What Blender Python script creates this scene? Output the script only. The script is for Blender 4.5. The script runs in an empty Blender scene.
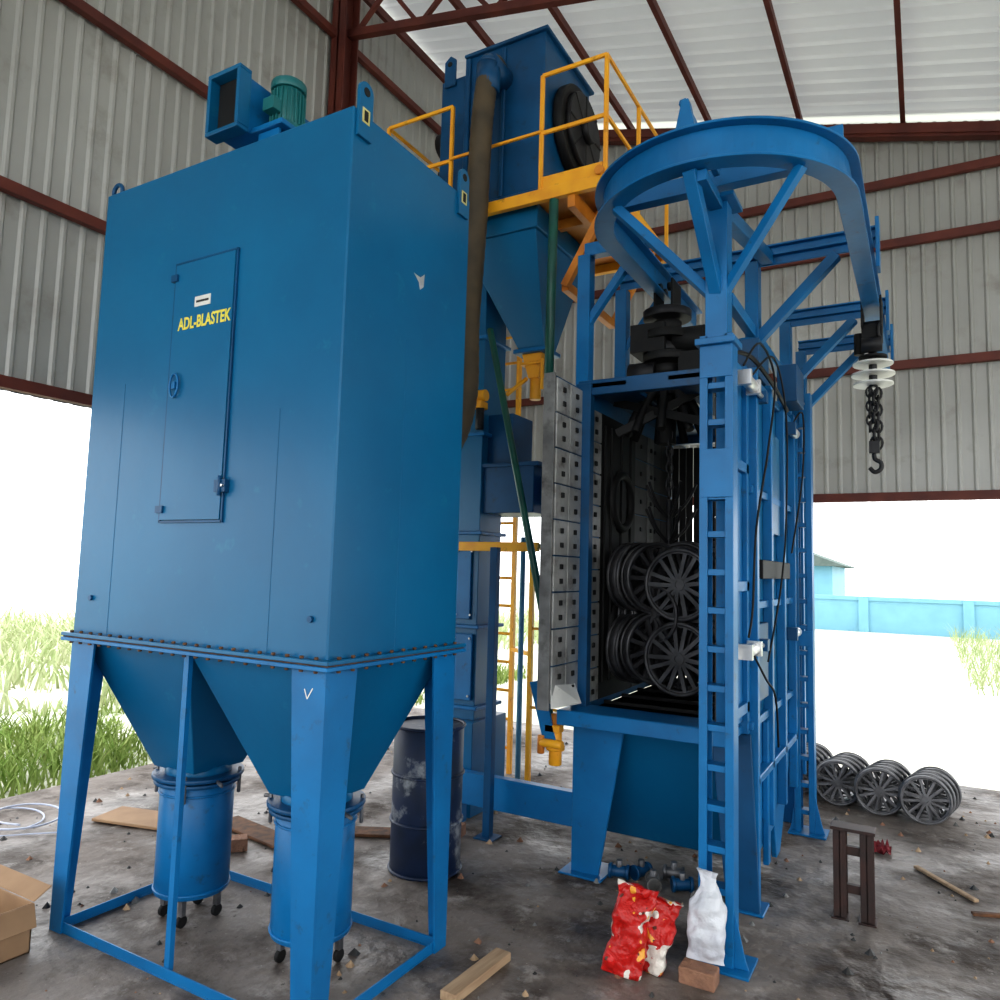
import bpy, math, random
from mathutils import Vector, Matrix, noise
random.seed(4)
scene=bpy.context.scene
COL=scene.collection
# ------------------------------------------------------------------ materials
def mat(name,c1,c2=None,scale=4.0,rough=.5,metal=0.0,bump=0.0,bscale=None,detail=4,lo=.35,hi=.65,spec=.5,stretch=None,extra=None):
    m=bpy.data.materials.new(name);m.use_nodes=True
    nt=m.node_tree;n=nt.nodes;l=nt.links
    b=n["Principled BSDF"]
    b.inputs["Roughness"].default_value=rough;b.inputs["Metallic"].default_value=metal
    b.inputs["Specular IOR Level"].default_value=spec
    tc=n.new("ShaderNodeTexCoord");src=tc.outputs["Object"]
    if stretch:
        mp=n.new("ShaderNodeMapping");mp.inputs["Scale"].default_value=stretch;l.new(src,mp.inputs[0]);src=mp.outputs[0]
    c2=c2 or tuple(x*.8 for x in c1)
    ns=n.new("ShaderNodeTexNoise");ns.inputs["Scale"].default_value=scale;ns.inputs["Detail"].default_value=detail;l.new(src,ns.inputs["Vector"])
    r=n.new("ShaderNodeValToRGB");r.color_ramp.elements[0].position=lo;r.color_ramp.elements[1].position=hi
    r.color_ramp.elements[0].color=(*c1,1);r.color_ramp.elements[1].color=(*c2,1)
    l.new(ns.outputs["Fac"],r.inputs[0]);out=r.outputs[0]
    if extra: # second layer (colour,scale,lo,hi)
        col,sc,a,bb=extra
        n2=n.new("ShaderNodeTexNoise");n2.inputs["Scale"].default_value=sc;n2.inputs["Detail"].default_value=8;n2.inputs["Roughness"].default_value=.65;l.new(src,n2.inputs["Vector"])
        r2=n.new("ShaderNodeMapRange");r2.inputs[1].default_value=a;r2.inputs[2].default_value=bb;l.new(n2.outputs["Fac"],r2.inputs[0])
        mx=n.new("ShaderNodeMix");mx.data_type='RGBA';l.new(r2.outputs[0],mx.inputs[0]);l.new(out,mx.inputs[6]);mx.inputs[7].default_value=(*col,1);out=mx.outputs[2]
    l.new(out,b.inputs["Base Color"])
    if bump:
        n3=n.new("ShaderNodeTexNoise");n3.inputs["Scale"].default_value=bscale or scale;n3.inputs["Detail"].default_value=5;l.new(src,n3.inputs["Vector"])
        bp=n.new("ShaderNodeBump");bp.inputs["Strength"].default_value=bump;bp.inputs["Distance"].default_value=.05;l.new(n3.outputs["Fac"],bp.inputs["Height"]);l.new(bp.outputs[0],b.inputs["Normal"])
    return m
BLUE=mat("blue_enamel",(.002,.128,.275),(.002,.106,.235),scale=1.6,rough=.34,bump=.14,bscale=1.3,spec=.4,extra=((.01,.16,.29),9,.62,.8))
BLUE2=mat("blue_enamel_bright",(.003,.160,.39),(.003,.120,.30),scale=3,rough=.40,bump=.05,bscale=6,spec=.4,extra=((.03,.06,.08),14,.60,.8))
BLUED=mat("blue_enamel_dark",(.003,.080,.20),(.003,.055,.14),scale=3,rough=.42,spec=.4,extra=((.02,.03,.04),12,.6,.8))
YEL=mat("yellow_paint",(.85,.42,.02),(.75,.32,.02),scale=6,rough=.45,extra=((.2,.08,.02),14,.60,.8))
ORG=mat("orange_plate",(.65,.24,.02),(.45,.15,.02),scale=5,rough=.5)
RED=mat("red_oxide_steel",(.14,.032,.020),(.09,.020,.015),scale=4,rough=.6)
SHEET=mat("galvanised_sheet",(.43,.43,.415),(.35,.35,.335),scale=.8,rough=.45,metal=.1,extra=((.24,.22,.19),2.2,.55,.8))
ROOFM=mat("roof_sheet",(.76,.76,.73),(.68,.68,.65),scale=.7,rough=.5)
nt=ROOFM.node_tree;tr=nt.nodes.new("ShaderNodeBsdfTranslucent");tr.inputs[0].default_value=(.9,.95,1,1);ms=nt.nodes.new("ShaderNodeMixShader");ms.inputs[0].default_value=.055
nt.links.new(nt.nodes["Principled BSDF"].outputs[0],ms.inputs[1]);nt.links.new(tr.outputs[0],ms.inputs[2]);nt.links.new(ms.outputs[0],nt.nodes["Material Output"].inputs[0])
BLACK=mat("black_rubber",(.010,.010,.011),(.016,.016,.016),scale=9,rough=.6,spec=.3)
IRON=mat("cast_iron",(.030,.030,.033),(.012,.012,.014),scale=12,rough=.5,metal=.4)
IRONW=mat("cast_wheel_grey",(.085,.085,.09),(.035,.035,.038),scale=9,rough=.45,metal=.5)
IRON2=mat("cast_alloy_dark",(.22,.22,.23),(.09,.09,.095),scale=10,rough=.45,metal=.5)
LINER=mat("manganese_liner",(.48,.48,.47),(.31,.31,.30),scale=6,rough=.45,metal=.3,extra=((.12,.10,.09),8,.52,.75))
LINERD=mat("liner_dark",(.055,.055,.055),(.028,.028,.028),scale=6,rough=.5,metal=.3)  # liner copy darkened: the cabin's inner shade is put into its colour
LINERM=mat("liner_dimmed",(.24,.24,.235),(.12,.12,.12),scale=6,rough=.5,metal=.3,extra=((.05,.045,.04),8,.5,.75))  # mid-grey liner copy, toned down to paint in the dim cabin interior
TEAL=mat("teal_motor",(.015,.16,.17),(.01,.12,.13),scale=5,rough=.45)
DUCT=mat("duct_hose",(.085,.062,.035),(.05,.038,.024),scale=5,rough=.55)
GREEN=mat("green_pipe",(.01,.10,.07),(.008,.07,.06),scale=5,rough=.4)
RUST=mat("rust",(.16,.07,.03),(.07,.035,.02),scale=20,rough=.8)
WHITE=mat("white_ceramic",(.75,.75,.72),(.6,.6,.58),scale=6,rough=.4)
SILV=mat("aluminium",(.7,.7,.7),(.55,.55,.55),scale=8,rough=.3,metal=.6)
CARD=mat("cardboard",(.33,.21,.12),(.26,.16,.09),scale=5,rough=.8)
WOOD=mat("raw_wood",(.42,.30,.19),(.30,.2,.12),scale=4,rough=.8,stretch=(12,1,6))
BRICK=mat("brick",(.30,.16,.10),(.22,.12,.08),scale=14,rough=.9,bump=.4,bscale=40)
DRUM=mat("drum_paint",(.008,.024,.075),(.006,.015,.038),scale=5,rough=.5,extra=((.26,.28,.30),5.5,.56,.68))
LTBLUE=mat("pale_blue_paint",(.17,.38,.48),(.15,.34,.45),scale=2,rough=.6)
SACK=mat("white_sack",(.62,.64,.68),(.48,.50,.56),scale=6,rough=.55,bump=.5,bscale=14)
STOOLM=mat("primer_steel",(.055,.026,.022),(.035,.022,.02),scale=12,rough=.55,metal=.2)
HOSEW=mat("pale_hose",(.45,.48,.58),(.4,.44,.56),scale=5,rough=.4)
def bagmat():
    m=mat("printed_plastic_bag",(.55,.015,.012),(.42,.012,.010),scale=5,rough=.28,bump=.6,bscale=18)
    nt=m.node_tree;n=nt.nodes;l=nt.links;b=n["Principled BSDF"]
    cur=b.inputs["Base Color"].links[0].from_socket
    tc=n.new("ShaderNodeTexCoord")
    for sc,th,off,col in((10,.60,(0,0,0),(.68,.64,.58,1)),(17,.665,(5,3,1),(.75,.36,.05,1)),(24,.68,(1,8,2),(.10,.03,.02,1))):
        mp=n.new("ShaderNodeMapping");mp.inputs["Location"].default_value=off;l.new(tc.outputs["Object"],mp.inputs[0])
        v=n.new("ShaderNodeTexNoise");v.inputs["Scale"].default_value=sc;v.inputs["Detail"].default_value=2;l.new(mp.outputs[0],v.inputs["Vector"])
        g=n.new("ShaderNodeMath");g.operation='GREATER_THAN';g.inputs[1].default_value=th;l.new(v.outputs["Fac"],g.inputs[0])
        mx=n.new("ShaderNodeMix");mx.data_type='RGBA';l.new(g.outputs[0],mx.inputs[0]);l.new(cur,mx.inputs[6]);mx.inputs[7].default_value=col;cur=mx.outputs[2]
    l.new(cur,b.inputs["Base Color"]);return m
BAG=bagmat()
# ------------------------------------------------------------------ geometry helper
class G:
    def __init__(s,name,bevel=.003):
        s.name=name;s.v=[];s.f=[];s.mi=[];s.sm=[];s.mats=[];s.bevel=bevel
    def add(s,vs,fs,m,smooth=False):
        if m not in s.mats:s.mats.append(m)
        k=s.mats.index(m);o=len(s.v)
        s.v+= [tuple(v) for v in vs]
        for i,f in enumerate(fs):
            s.f.append([o+j for j in f]);s.mi.append(k)
            s.sm.append(smooth[i] if isinstance(smooth,list) else smooth)
    def box(s,x0,x1,y0,y1,z0,z1,m): s.frus(x0,x1,y0,y1,z0,x0,x1,y0,y1,z1,m)
    def frus(s,a0,a1,b0,b1,z0,c0,c1,d0,d1,z1,m):
        v=[(a0,b0,z0),(a1,b0,z0),(a1,b1,z0),(a0,b1,z0),(c0,d0,z1),(c1,d0,z1),(c1,d1,z1),(c0,d1,z1)]
        s.add(v,[(3,2,1,0),(4,5,6,7),(0,1,5,4),(1,2,6,5),(2,3,7,6),(3,0,4,7)],m)
    def beam(s,p,q,w,h,m,up=(0,0,1)):
        p=Vector(p);q=Vector(q);d=(q-p).normalized();u=Vector(up)
        if abs(d.dot(u))>.98:u=Vector((0,1,0))
        r=d.cross(u).normalized();u=r.cross(d)
        v=[]
        for c in(p,q):
            for a,b in((-1,-1),(1,-1),(1,1),(-1,1)):v.append(c+r*a*w/2+u*b*h/2)
        s.add(v,[(3,2,1,0),(4,5,6,7),(0,1,5,4),(1,2,6,5),(2,3,7,6),(3,0,4,7)],m)
    def prism(s,poly,ext,m):
        n=len(poly);e=Vector(ext);v=[Vector(p) for p in poly]
        nn=Vector((0,0,0))
        for i in range(n):nn+=v[i].cross(v[(i+1)%n])
        if nn.dot(e)<0:v.reverse()
        v+=[p+e for p in v]
        s.add(v,[tuple(range(n-1,-1,-1)),tuple(range(n,2*n))]+[(i,(i+1)%n,n+(i+1)%n,n+i) for i in range(n)],m)
    def cyl(s,p,q,r,m,r2=None,n=20,caps=True,smooth=True):
        p=Vector(p);q=Vector(q);r2=r if r2 is None else r2
        d=(q-p).normalized();u=d.orthogonal().normalized();w=d.cross(u)
        v=[]
        for c,rr in((p,r),(q,r2)):
            for i in range(n):
                a=2*math.pi*i/n;v.append(c+(u*math.cos(a)+w*math.sin(a))*rr)
        f=[(i,(i+1)%n,n+(i+1)%n,n+i) for i in range(n)];sm=[smooth]*n
        if caps:f+=[tuple(range(n-1,-1,-1)),tuple(range(n,2*n))];sm+=[False]*2
        s.add(v,f,m,sm)
    def tube(s,pts,r,m,n=10,sub=6,ripple=0):
        P=[Vector(p) for p in pts];path=[]
        for i in range(len(P)-1):
            a=P[max(i-1,0)];b=P[i];c=P[i+1];d=P[min(i+2,len(P)-1)]
            for k in range(sub):
                t=k/sub;path.append(.5*((2*b)+(-a+c)*t+(2*a-5*b+4*c-d)*t*t+(-a+3*b-3*c+d)*t**3))
        path.append(P[-1])
        v=[];u=None;L=len(path)
        for i,c in enumerate(path):
            t=(path[min(i+1,L-1)]-path[max(i-1,0)]).normalized()
            u=t.orthogonal().normalized() if u is None else (u-t*u.dot(t)).normalized()
            w=t.cross(u);rr=r*(1+ripple*(i%2))
            for k in range(n):
                a=2*math.pi*k/n;v.append(c+(u*math.cos(a)+w*math.sin(a))*rr)
        f=[(i*n+k,i*n+(k+1)%n,(i+1)*n+(k+1)%n,(i+1)*n+k) for i in range(L-1) for k in range(n)]
        sm=[True]*len(f);f+=[tuple(range(n-1,-1,-1)),tuple(range((L-1)*n,L*n))];sm+=[False]*2
        s.add(v,f,m,sm)
    def torus(s,c,ax,R,r,m,n=24,k=8,scale=(1,1)):
        c=Vector(c);ax=Vector(ax).normalized();u=ax.orthogonal().normalized()
        if abs(ax.z)<.9:u=Vector((0,0,1));u=(u-ax*u.dot(ax)).normalized()
        w=ax.cross(u);v=[]
        for i in range(n):
            a=2*math.pi*i/n;d=u*math.cos(a)*scale[0]+w*math.sin(a)*scale[1]
            for j in range(k):
                b=2*math.pi*j/k;v.append(c+d*(R)+ (d.normalized()*math.cos(b)+ax*math.sin(b))*r)
        s.add(v,[(i*k+j,((i+1)%n)*k+j,((i+1)%n)*k+(j+1)%k,i*k+(j+1)%k) for i in range(n) for j in range(k)],m,True)
    def ring(s,c,ax,Ro,Ri,w,m,n=32):
        c=Vector(c);ax=Vector(ax).normalized();u=Vector((0,0,1));u=(u-ax*u.dot(ax)).normalized() if abs(ax.z)<.9 else ax.orthogonal().normalized()
        e=ax.cross(u);v=[]
        for i in range(n):
            a=2*math.pi*i/n;d=u*math.cos(a)+e*math.sin(a)
            v+=[c+d*Ro-ax*w/2,c+d*Ro+ax*w/2,c+d*Ri+ax*w/2,c+d*Ri-ax*w/2]
        f=[];sm=[]
        for i in range(n):
            j=(i+1)%n
            for k in range(4):f.append((i*4+k,j*4+k,j*4+(k+1)%4,i*4+(k+1)%4));sm.append(k in(0,2))
        s.add(v,f,m,sm)
    def sweep(s,path,z0,z1,w,m,off=0):
        L=len(path);v=[]
        for i in range(L):
            a=Vector(path[max(i-1,0)]);b=Vector(path[min(i+1,L-1)]);t=(b-a).normalized();nn=Vector((-t.y,t.x))
            c=Vector(path[i])+nn*off
            for d,z in((-w/2,z0),(w/2,z0),(w/2,z1),(-w/2,z1)):
                q=c+nn*d;v.append((q.x,q.y,z))
        f=[(i*4+k,i*4+(k+1)%4,i*4+4+(k+1)%4,i*4+4+k) for i in range(L-1) for k in range(4)]
        f+=[(3,2,1,0),tuple((L-1)*4+k for k in range(4))]
        s.add(v,f,m)
    def bolt(s,p,ax,r=.008,m=None):
        p=Vector(p);ax=Vector(ax).normalized();s.cyl(p,p+ax*.01,r,m or RUST,n=6,smooth=False)
    def done(s,parent=None):
        me=bpy.data.meshes.new(s.name);me.from_pydata(s.v,[],s.f)
        for m in s.mats:me.materials.append(m)
        me.polygons.foreach_set("material_index",s.mi);me.polygons.foreach_set("use_smooth",s.sm);me.update()
        o=bpy.data.objects.new(s.name,me);COL.objects.link(o)
        if s.bevel:
            b=o.modifiers.new("bevel","BEVEL");b.width=s.bevel;b.segments=1;b.limit_method='ANGLE';b.angle_limit=math.radians(50)
        if parent:o.parent=parent
        return o
def empty(name):
    o=bpy.data.objects.new(name,None);COL.objects.link(o);return o
# ------------------------------------------------------------------ shed
YB=8.2; XL=-5.0; YF=-6.0
def roofz(x): return 6.3-.26*x
def profile(a,b,per=.12,dep=.016):
    pts=[];s=a
    while s<b:
        pts+=[(s,0),(s+per*.62,0),(s+per*.74,dep),(s+per*.88,dep)];s+=per
    pts.append((s,0));return pts
g=G("wall_back",0)
pr=profile(XL,6.0,.13);v=[]
for (s_,o) in pr:
    v+=[(s_,YB-o,2.42),(s_,YB-o,roofz(s_)-.03)]
g.add(v,[(2*i,2*i+2,2*i+3,2*i+1) for i in range(len(pr)-1)],SHEET);g.done()
g=G("wall_left",0)
pr=profile(YF,YB,.13);v=[]
for (s_,o) in pr: v+=[(XL+o,s_,2.68),(XL+o,s_,roofz(XL)-.02)]
g.add(v,[(2*i,2*i+1,2*i+3,2*i+2) for i in range(len(pr)-1)],SHEET);g.done()
g=G("ceiling",0)
pr=profile(YF,YB+.3,.2,.022);v=[]
for (s_,o) in pr: v+=[(XL-.3,s_,roofz(XL-.3)+.06-o),(7,s_,roofz(7)+.06-o)]
g.add(v,[(2*i,2*i+1,2*i+3,2*i+2) for i in range(len(pr)-1)],ROOFM);g.done()
g=G("shed_steel_frame",.002)
x=XL+.1
while x<6.8:
    g.beam((x,YF,roofz(x)-.06),(x,YB,roofz(x)-.06),.045,.09,RED);x+=.96
for yy in(-5.6,-2.0,1.6,5.2,8.05):
    g.beam((XL+.1,yy,roofz(XL)-.2),(6,yy,roofz(6)-.2),.08,.1,RED)
for yy in (5.2,):
    g.beam((XL+.1,yy,6.92),(2.6,yy,5.3),.07,.08,RED)
    for k in range(9):
        xa=XL+.2+k*.8
        g.beam((xa,yy,6.9-.213*(xa-XL-.1)),(xa+.4,yy,roofz(xa+.4)-.2),.04,.04,RED)
        g.beam((xa+.8,yy,6.9-.213*(xa+.7-XL)),(xa+.4,yy,roofz(xa+.4)-.2),.04,.04,RED)
g.beam((XL,YB-.12,roofz(XL)-.20),(6,YB-.12,roofz(6)-.20),.10,.13,RED)
for z in(2.72,3.95,5.4,6.85):
    g.beam((XL+.07,YF,z),(XL+.07,YB,z),.06,.075,RED)
for z in(2.46,3.76,5.01,5.65):
    g.beam((XL,YB-.07,z),(6,YB-.07,z),.06,.085,RED)
for (cx,cy) in((XL+.12,5.15),(XL+.12,-1.9),(4.9,5.2),(4.9,YB-.2),(XL+.12,YB-.2)):
    g.box(cx-.09,cx+.09,cy-.1,cy-.085,0,roofz(cx)-.2,RED);g.box(cx-.09,cx+.09,cy+.085,cy+.1,0,roofz(cx)-.2,RED);g.box(cx-.01,cx+.01,cy-.1,cy+.1,0,roofz(cx)-.2,RED)
g.done()
# floor
def floormat():
    m=mat("dirty_concrete",(.245,.215,.195),(.135,.112,.097),scale=1.1,rough=.75,detail=10,bump=.5,bscale=9,extra=((.050,.035,.026),1.9,.47,.61))
    nt=m.node_tree;n=nt.nodes;l=nt.links;b=n["Principled BSDF"];cur=b.inputs["Base Color"].links[0].from_socket
    tc=n.new("ShaderNodeTexCoord")
    for sc,a,bb,col in((6,.55,.72,(.36,.33,.305,1)),(24,.60,.70,(.045,.034,.027,1)),(45,.62,.70,(.40,.375,.34,1))):
        ns=n.new("ShaderNodeTexNoise");ns.inputs["Scale"].default_value=sc;ns.inputs["Detail"].default_value=9;ns.inputs["Roughness"].default_value=.7;l.new(tc.outputs["Object"],ns.inputs["Vector"])
        r=n.new("ShaderNodeMapRange");r.inputs[1].default_value=a;r.inputs[2].default_value=bb;l.new(ns.outputs["Fac"],r.inputs[0])
        mx=n.new("ShaderNodeMix");mx.data_type='RGBA';l.new(r.outputs[0],mx.inputs[0]);l.new(cur,mx.inputs[6]);mx.inputs[7].default_value=col;cur=mx.outputs[2]
    l.new(cur,b.inputs["Base Color"])
    ns=n.new("ShaderNodeTexNoise");ns.inputs["Scale"].default_value=1.6;ns.inputs["Detail"].default_value=6;l.new(tc.outputs["Object"],ns.inputs["Vector"])
    r=n.new("ShaderNodeMapRange");r.inputs[1].default_value=.4;r.inputs[2].default_value=.62;r.inputs[3].default_value=.42;r.inputs[4].default_value=.85;l.new(ns.outputs["Fac"],r.inputs[0]);l.new(r.outputs[0],b.inputs["Roughness"])
    return m
g=G("floor",0);g.box(-5.5,6,-6,7.3,-.12,0,floormat());g.done()
GR=mat("outdoor_ground",(.56,.54,.47),(.44,.47,.36),scale=.35,rough=.9,detail=8,extra=((.62,.61,.56),1.2,.5,.7))
g=G("ground",0);g.add([(-60,-25,-.1),(60,-25,-.1),(60,90,-.1),(-60,90,-.1)],[(0,1,2,3)],GR);g.done()
g=G("boundary_wall",0);g.box(-14,30,28,28.2,-.1,.95,LTBLUE);g.box(-14,30,27.95,28.25,.95,1.08,LTBLUE)
for i in range(15):g.box(-14+i*3,-13.7+i*3,27.9,28.0,-.1,1.05,LTBLUE)
g.done()
g=G("distant_shed",0);DS=mat("distant_roof",(.13,.16,.15),(.10,.13,.12),rough=.9,spec=.1)
g.box(-8.6,-3.6,36,42,-.1,2.2,LTBLUE);g.prism([(-9.2,35.5,2.2),(-3.0,35.5,2.2),(-6.2,35.5,3.4)],(0,7,0),DS);g.done()
# grass
def grass(name,x0,x1,y0,y1,n,h0,h1,c1,c2,w=.010):
    m=mat(name+"_mat",c1,c2,scale=3,rough=.8,spec=.2);g=G(name,0)
    v=[];f=[]
    for i in range(n):
        x=random.uniform(x0,x1);y=random.uniform(y0,y1);h=random.uniform(h0,h1);a=random.uniform(0,6.28)
        k=noise.noise(Vector((x*.9,y*.9,0)))
        if k<-.05: h*=.35
        if k<-.2: continue
        dx=math.cos(a)*w;dy=math.sin(a)*w;lx=random.uniform(-.8,.8)*h;ly=random.uniform(-.8,.8)*h;o=len(v)
        v+=[(x-dx,y-dy,-.1),(x+dx,y+dy,-.1),(x+dx*.7+lx*.35,y+dy*.7+ly*.35,-.1+h*.6),(x-dx*.7+lx*.35,y-dy*.7+ly*.35,-.1+h*.6),(x+lx,y+ly,-.1+h)]
        f+=[(o,o+1,o+2,o+3),(o+3,o+2,o+4)]
    g.add(v,f,m);g.done()
grass("grass_patch",-8.2,-5.65,1.5,11,11000,.08,.34,(.15,.24,.05),(.32,.38,.14))
grass("tall_grass_field",-19,-8.0,2,22,12000,.25,.75,(.34,.42,.20),(.50,.52,.34),w=.022)
grass("grass_verge",.6,12,14,27,9000,.15,.6,(.24,.32,.13),(.36,.40,.22))
# rubble on the floor
g=G("floor_rubble",0)
for i in range(1200):
    x=random.uniform(-5.3,1.8);y=random.uniform(1.6,7.2)
    if noise.noise(Vector((x*1.3,y*1.3,3)))<0 and random.random()<.7:continue
    r=random.choice((.004,.006,.008,.012,.018))*random.uniform(.7,1.3);ph=random.uniform(0,3)
    c=Vector((x,y,r*.5));vs=[];N=6
    for k in range(N):
        a=ph+2*math.pi*k/N;rr=r*random.uniform(.7,1.3);vs.append(c+Vector((math.cos(a)*rr,math.sin(a)*rr,-r*.5)))
    vs.append(c+Vector((0,0,r*.6)));g.add(vs,[(k,(k+1)%N,N) for k in range(N)],random.choice([BRICK,LINERD,LINERD,LINERM,WOOD]))
g.done()
# ------------------------------------------------------------------ dust collector
X0,X1,Y0,Y1,ZF,ZT=-3.425,-1.865,2.033,2.874,1.302,3.412
dc=empty("dust_collector")
g=G("cabinet",.006)
g.box(X0,X1,Y0,Y1,ZF,ZT,BLUE);g.done(dc)
g=G("seams_and_door",.0015)
for xs in(-3.17,-2.17):g.box(xs-.003,xs+.003,Y0-.0015,Y0,ZF+.01,2.45 if xs<-3 else 2.25,BLUE)
g.box(X1,X1+.0015,2.42,2.426,ZF,2.6,BLUE)
dx0,dx1,dz0,dz1=-2.84,-2.465,1.82,2.945
for a in((dx0-.012,dx0-.003,dz0-.012,dz1+.012),(dx1+.003,dx1+.012,dz0-.012,dz1+.012)):g.box(a[0],a[1],Y0-.010,Y0,a[2],a[3],BLUED)
g.box(dx0-.01,dx1+.01,Y0-.010,Y0,dz1+.003,dz1+.012,BLUED);g.box(dx0-.01,dx1+.01,Y0-.010,Y0,dz0-.012,dz0-.003,BLUED)
g.box(dx0,dx1,Y0-.014,Y0,dz0,dz1,BLUE)
g.torus((-2.79,Y0-.025,2.40),(0,1,0),.038,.005,BLUE2,scale=(1.35,.7));g.box(-2.80,-2.78,Y0-.03,Y0,2.385,2.415,BLUE2)
for zz in(1.93,):
    g.box(dx1-.03,dx1+.035,Y0-.024,Y0,zz,zz+.05,BLUED);g.cyl((dx1+.005,Y0-.026,zz-.015),(dx1+.005,Y0-.026,zz+.065),.008,BLUED,n=8)
    g.bolt((dx1+.025,Y0-.024,zz+.025),(0,-1,0),.006,SILV)
g.box(dx0-.02,dx0+.025,Y0-.024,Y0,1.85,1.88,BLUED);g.box(dx0-.02,dx0+.02,Y0-.024,Y0,2.87,2.90,BLUED)
g.box(-2.70,-2.60,Y0-.017,Y0-.01,2.735,2.78,WHITE);g.box(-2.69,-2.61,Y0-.0175,Y0-.016,2.752,2.762,LINERD)
for (bx,bz) in((-1.95,1.45),(-3.3,1.47)):g.cyl((bx,Y0-.012,bz),(bx,Y0,bz),.012,BLUED,n=10)
g.prism([(X1,2.45,2.90),(X1,2.49,2.87),(X1,2.50,2.84),(X1,2.525,2.86),(X1,2.53,2.92),(X1,2.50,2.895)],(.001,0,0),SILV)
g.done(dc)
g=G("flange",.002)
for z0,z1,e,m in((ZF-.03,ZF-.014,.035,BLUE2),(ZF-.014,ZF-.008,.028,RUST),(ZF-.008,ZF+.008,.035,BLUE)):
    g.box(X0-e,X1+e,Y0-e,Y1+e,z0,z1,m)
for i in range(22):
    xx=X0+.03+i*(X1-X0-.06)/21;g.bolt((xx,Y0-.022,ZF+.008),(0,0,1),.009);g.bolt((xx,Y0-.022,ZF-.04),(0,0,1),.009)
for i in range(11):
    yy=Y0+.04+i*(Y1-Y0-.08)/10;g.bolt((X1+.022,yy,ZF+.008),(0,0,1),.009);g.bolt((X1+.022,yy,ZF-.04),(0,0,1),.009)
g.done(dc)
g=G("hoppers_and_bins",.003)
XM=(X0+X1)/2;YC=(Y0+Y1)/2
for a,b in((X0+.03,XM-.004),(XM+.004,X1-.03)):
    c=(a+b)/2
    g.frus(c-.14,c+.14,YC-.14,YC+.14,.69,a,b,Y0+.03,Y1-.03,ZF-.03,BLUE)
    g.cyl((c,YC,.64),(c,YC,.70),.15,BLUE,n=28)
    g.cyl((c,YC,.645),(c,YC,.665),.205,BLUED,n=32);g.cyl((c,YC,.62),(c,YC,.638),.195,BLUED,n=32)
    g.cyl((c,YC,.13),(c,YC,.63),.165,BLUE2,n=36)
    g.torus((c,YC,.58),(0,0,1),.167,.006,BLUE2,n=32);g.torus((c,YC,.15),(0,0,1),.166,.006,BLUE2,n=32)
    for k in range(4):
        an=k*math.pi/2+.6;px=c+math.cos(an)*.19;py=YC+math.sin(an)*.19
        g.cyl((px,py,.56),(px,py,.68),.008,IRON2,n=8)
        px=c+math.cos(an)*.12;py=YC+math.sin(an)*.12
        g.box(px-.014,px+.014,py-.014,py+.014,.05,.13,IRON2);g.cyl((px-.010,py,.027),(px+.010,py,.027),.027,BLACK,n=14)
    g.cyl((c+.19,YC-.05,.65),(c+.27,YC-.09,.65),.008,IRON2,n=8);g.cyl((c-.19,YC-.05,.65),(c-.24,YC-.07,.65),.008,IRON2,n=8)
g.done(dc)
g=G("support_frame",.0015)
def leg(cx,cy,sx,sy):
    t=.01;wt,wb=.17,.085
    g.prism([(cx,cy,0),(cx+sx*wb,cy,0),(cx+sx*wt,cy,ZF-.031),(cx,cy,ZF-.031)],(0,sy*t,0),BLUE2)
    c2=cy+sy*t
    g.prism([(cx,c2,0),(cx,cy+sy*wb,0),(cx,cy+sy*wt,ZF-.031),(cx,c2,ZF-.031)],(sx*t,0,0),BLUE2)
for cx,sx in((X0,1),(X1,-1)):
    for cy,sy in((Y0,1),(Y1,-1)):leg(cx,cy,sx,sy)
for yy in(Y0+.011,Y1-.051):
    g.box(X0+.012,X1-.012,yy,yy+.006,0.008,.045,BLUE2);g.box(X0+.012,X1-.012,yy,yy+.04,.0,.007,BLUE2)
for xx in(X0+.011,X1-.051):
    g.box(xx,xx+.04,Y0+.053,Y1-.053,0,.007,BLUE2);g.box(xx+.034,xx+.04,Y0+.02,Y1-.02,0.008,.045,BLUE2)
g.box(-2.66,-2.63,Y0+.018,Y0+.04,.03,ZF-.031,BLUE2)
g.beam((-1.965,Y0-.001,1.20),(-1.95,Y0-.001,1.165),.001,.005,WHITE);g.beam((-1.95,Y0-.001,1.165),(-1.925,Y0-.001,1.205),.001,.005,WHITE)
g.done(dc)
g=G("lifting_lugs",.002)
STK=mat("sticker_yellow",(.6,.55,.25),(.5,.45,.15),scale=4)
def lug(x,y,ax):
    r=.04;n=10
    base=[(-r,3.30),(r,3.30),(r,3.49)]+[(r*math.cos(a*math.pi/n),3.49+r*math.sin(a*math.pi/n)) for a in range(1,n)]+[(-r,3.49)]
    g.prism([(x,y+a,z) for a,z in base],(.014,0,0),BLUE);g.cyl((x-.001,y,3.49),(x+.016,y,3.49),.018,BLACK,n=14)
    g.box(x+.014,x+.0155,y-.022,y+.022,3.36,3.42,STK);g.box(x+.0155,x+.0165,y-.012,y+.012,3.368,3.412,BLACK)
lug(X1,2.09,'x');lug(X1,2.80,'x')
g.torus((X0+.05,Y0+.02,3.43),(0,1,0),.034,.010,BLUED);g.torus((X0+.03,2.75,3.43),(0,1,0),.034,.010,BLUED)
g.done(dc)
g=G("exhaust_blower",.003)
mx0,mx1,mz0,mz1=-2.85,-2.635,3.60,3.90
g.box(mx0+.02,mx1-.02,2.18,2.60,mz0+.02,mz1-.02,BLUE2)
g.cyl((mx0+.03,2.56,3.68),(mx1-.03,2.56,3.68),.21,BLUE2,n=32)
g.box(mx0+.05,mx1-.02,2.3,2.7,3.41,3.66,BLUE2)
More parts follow.
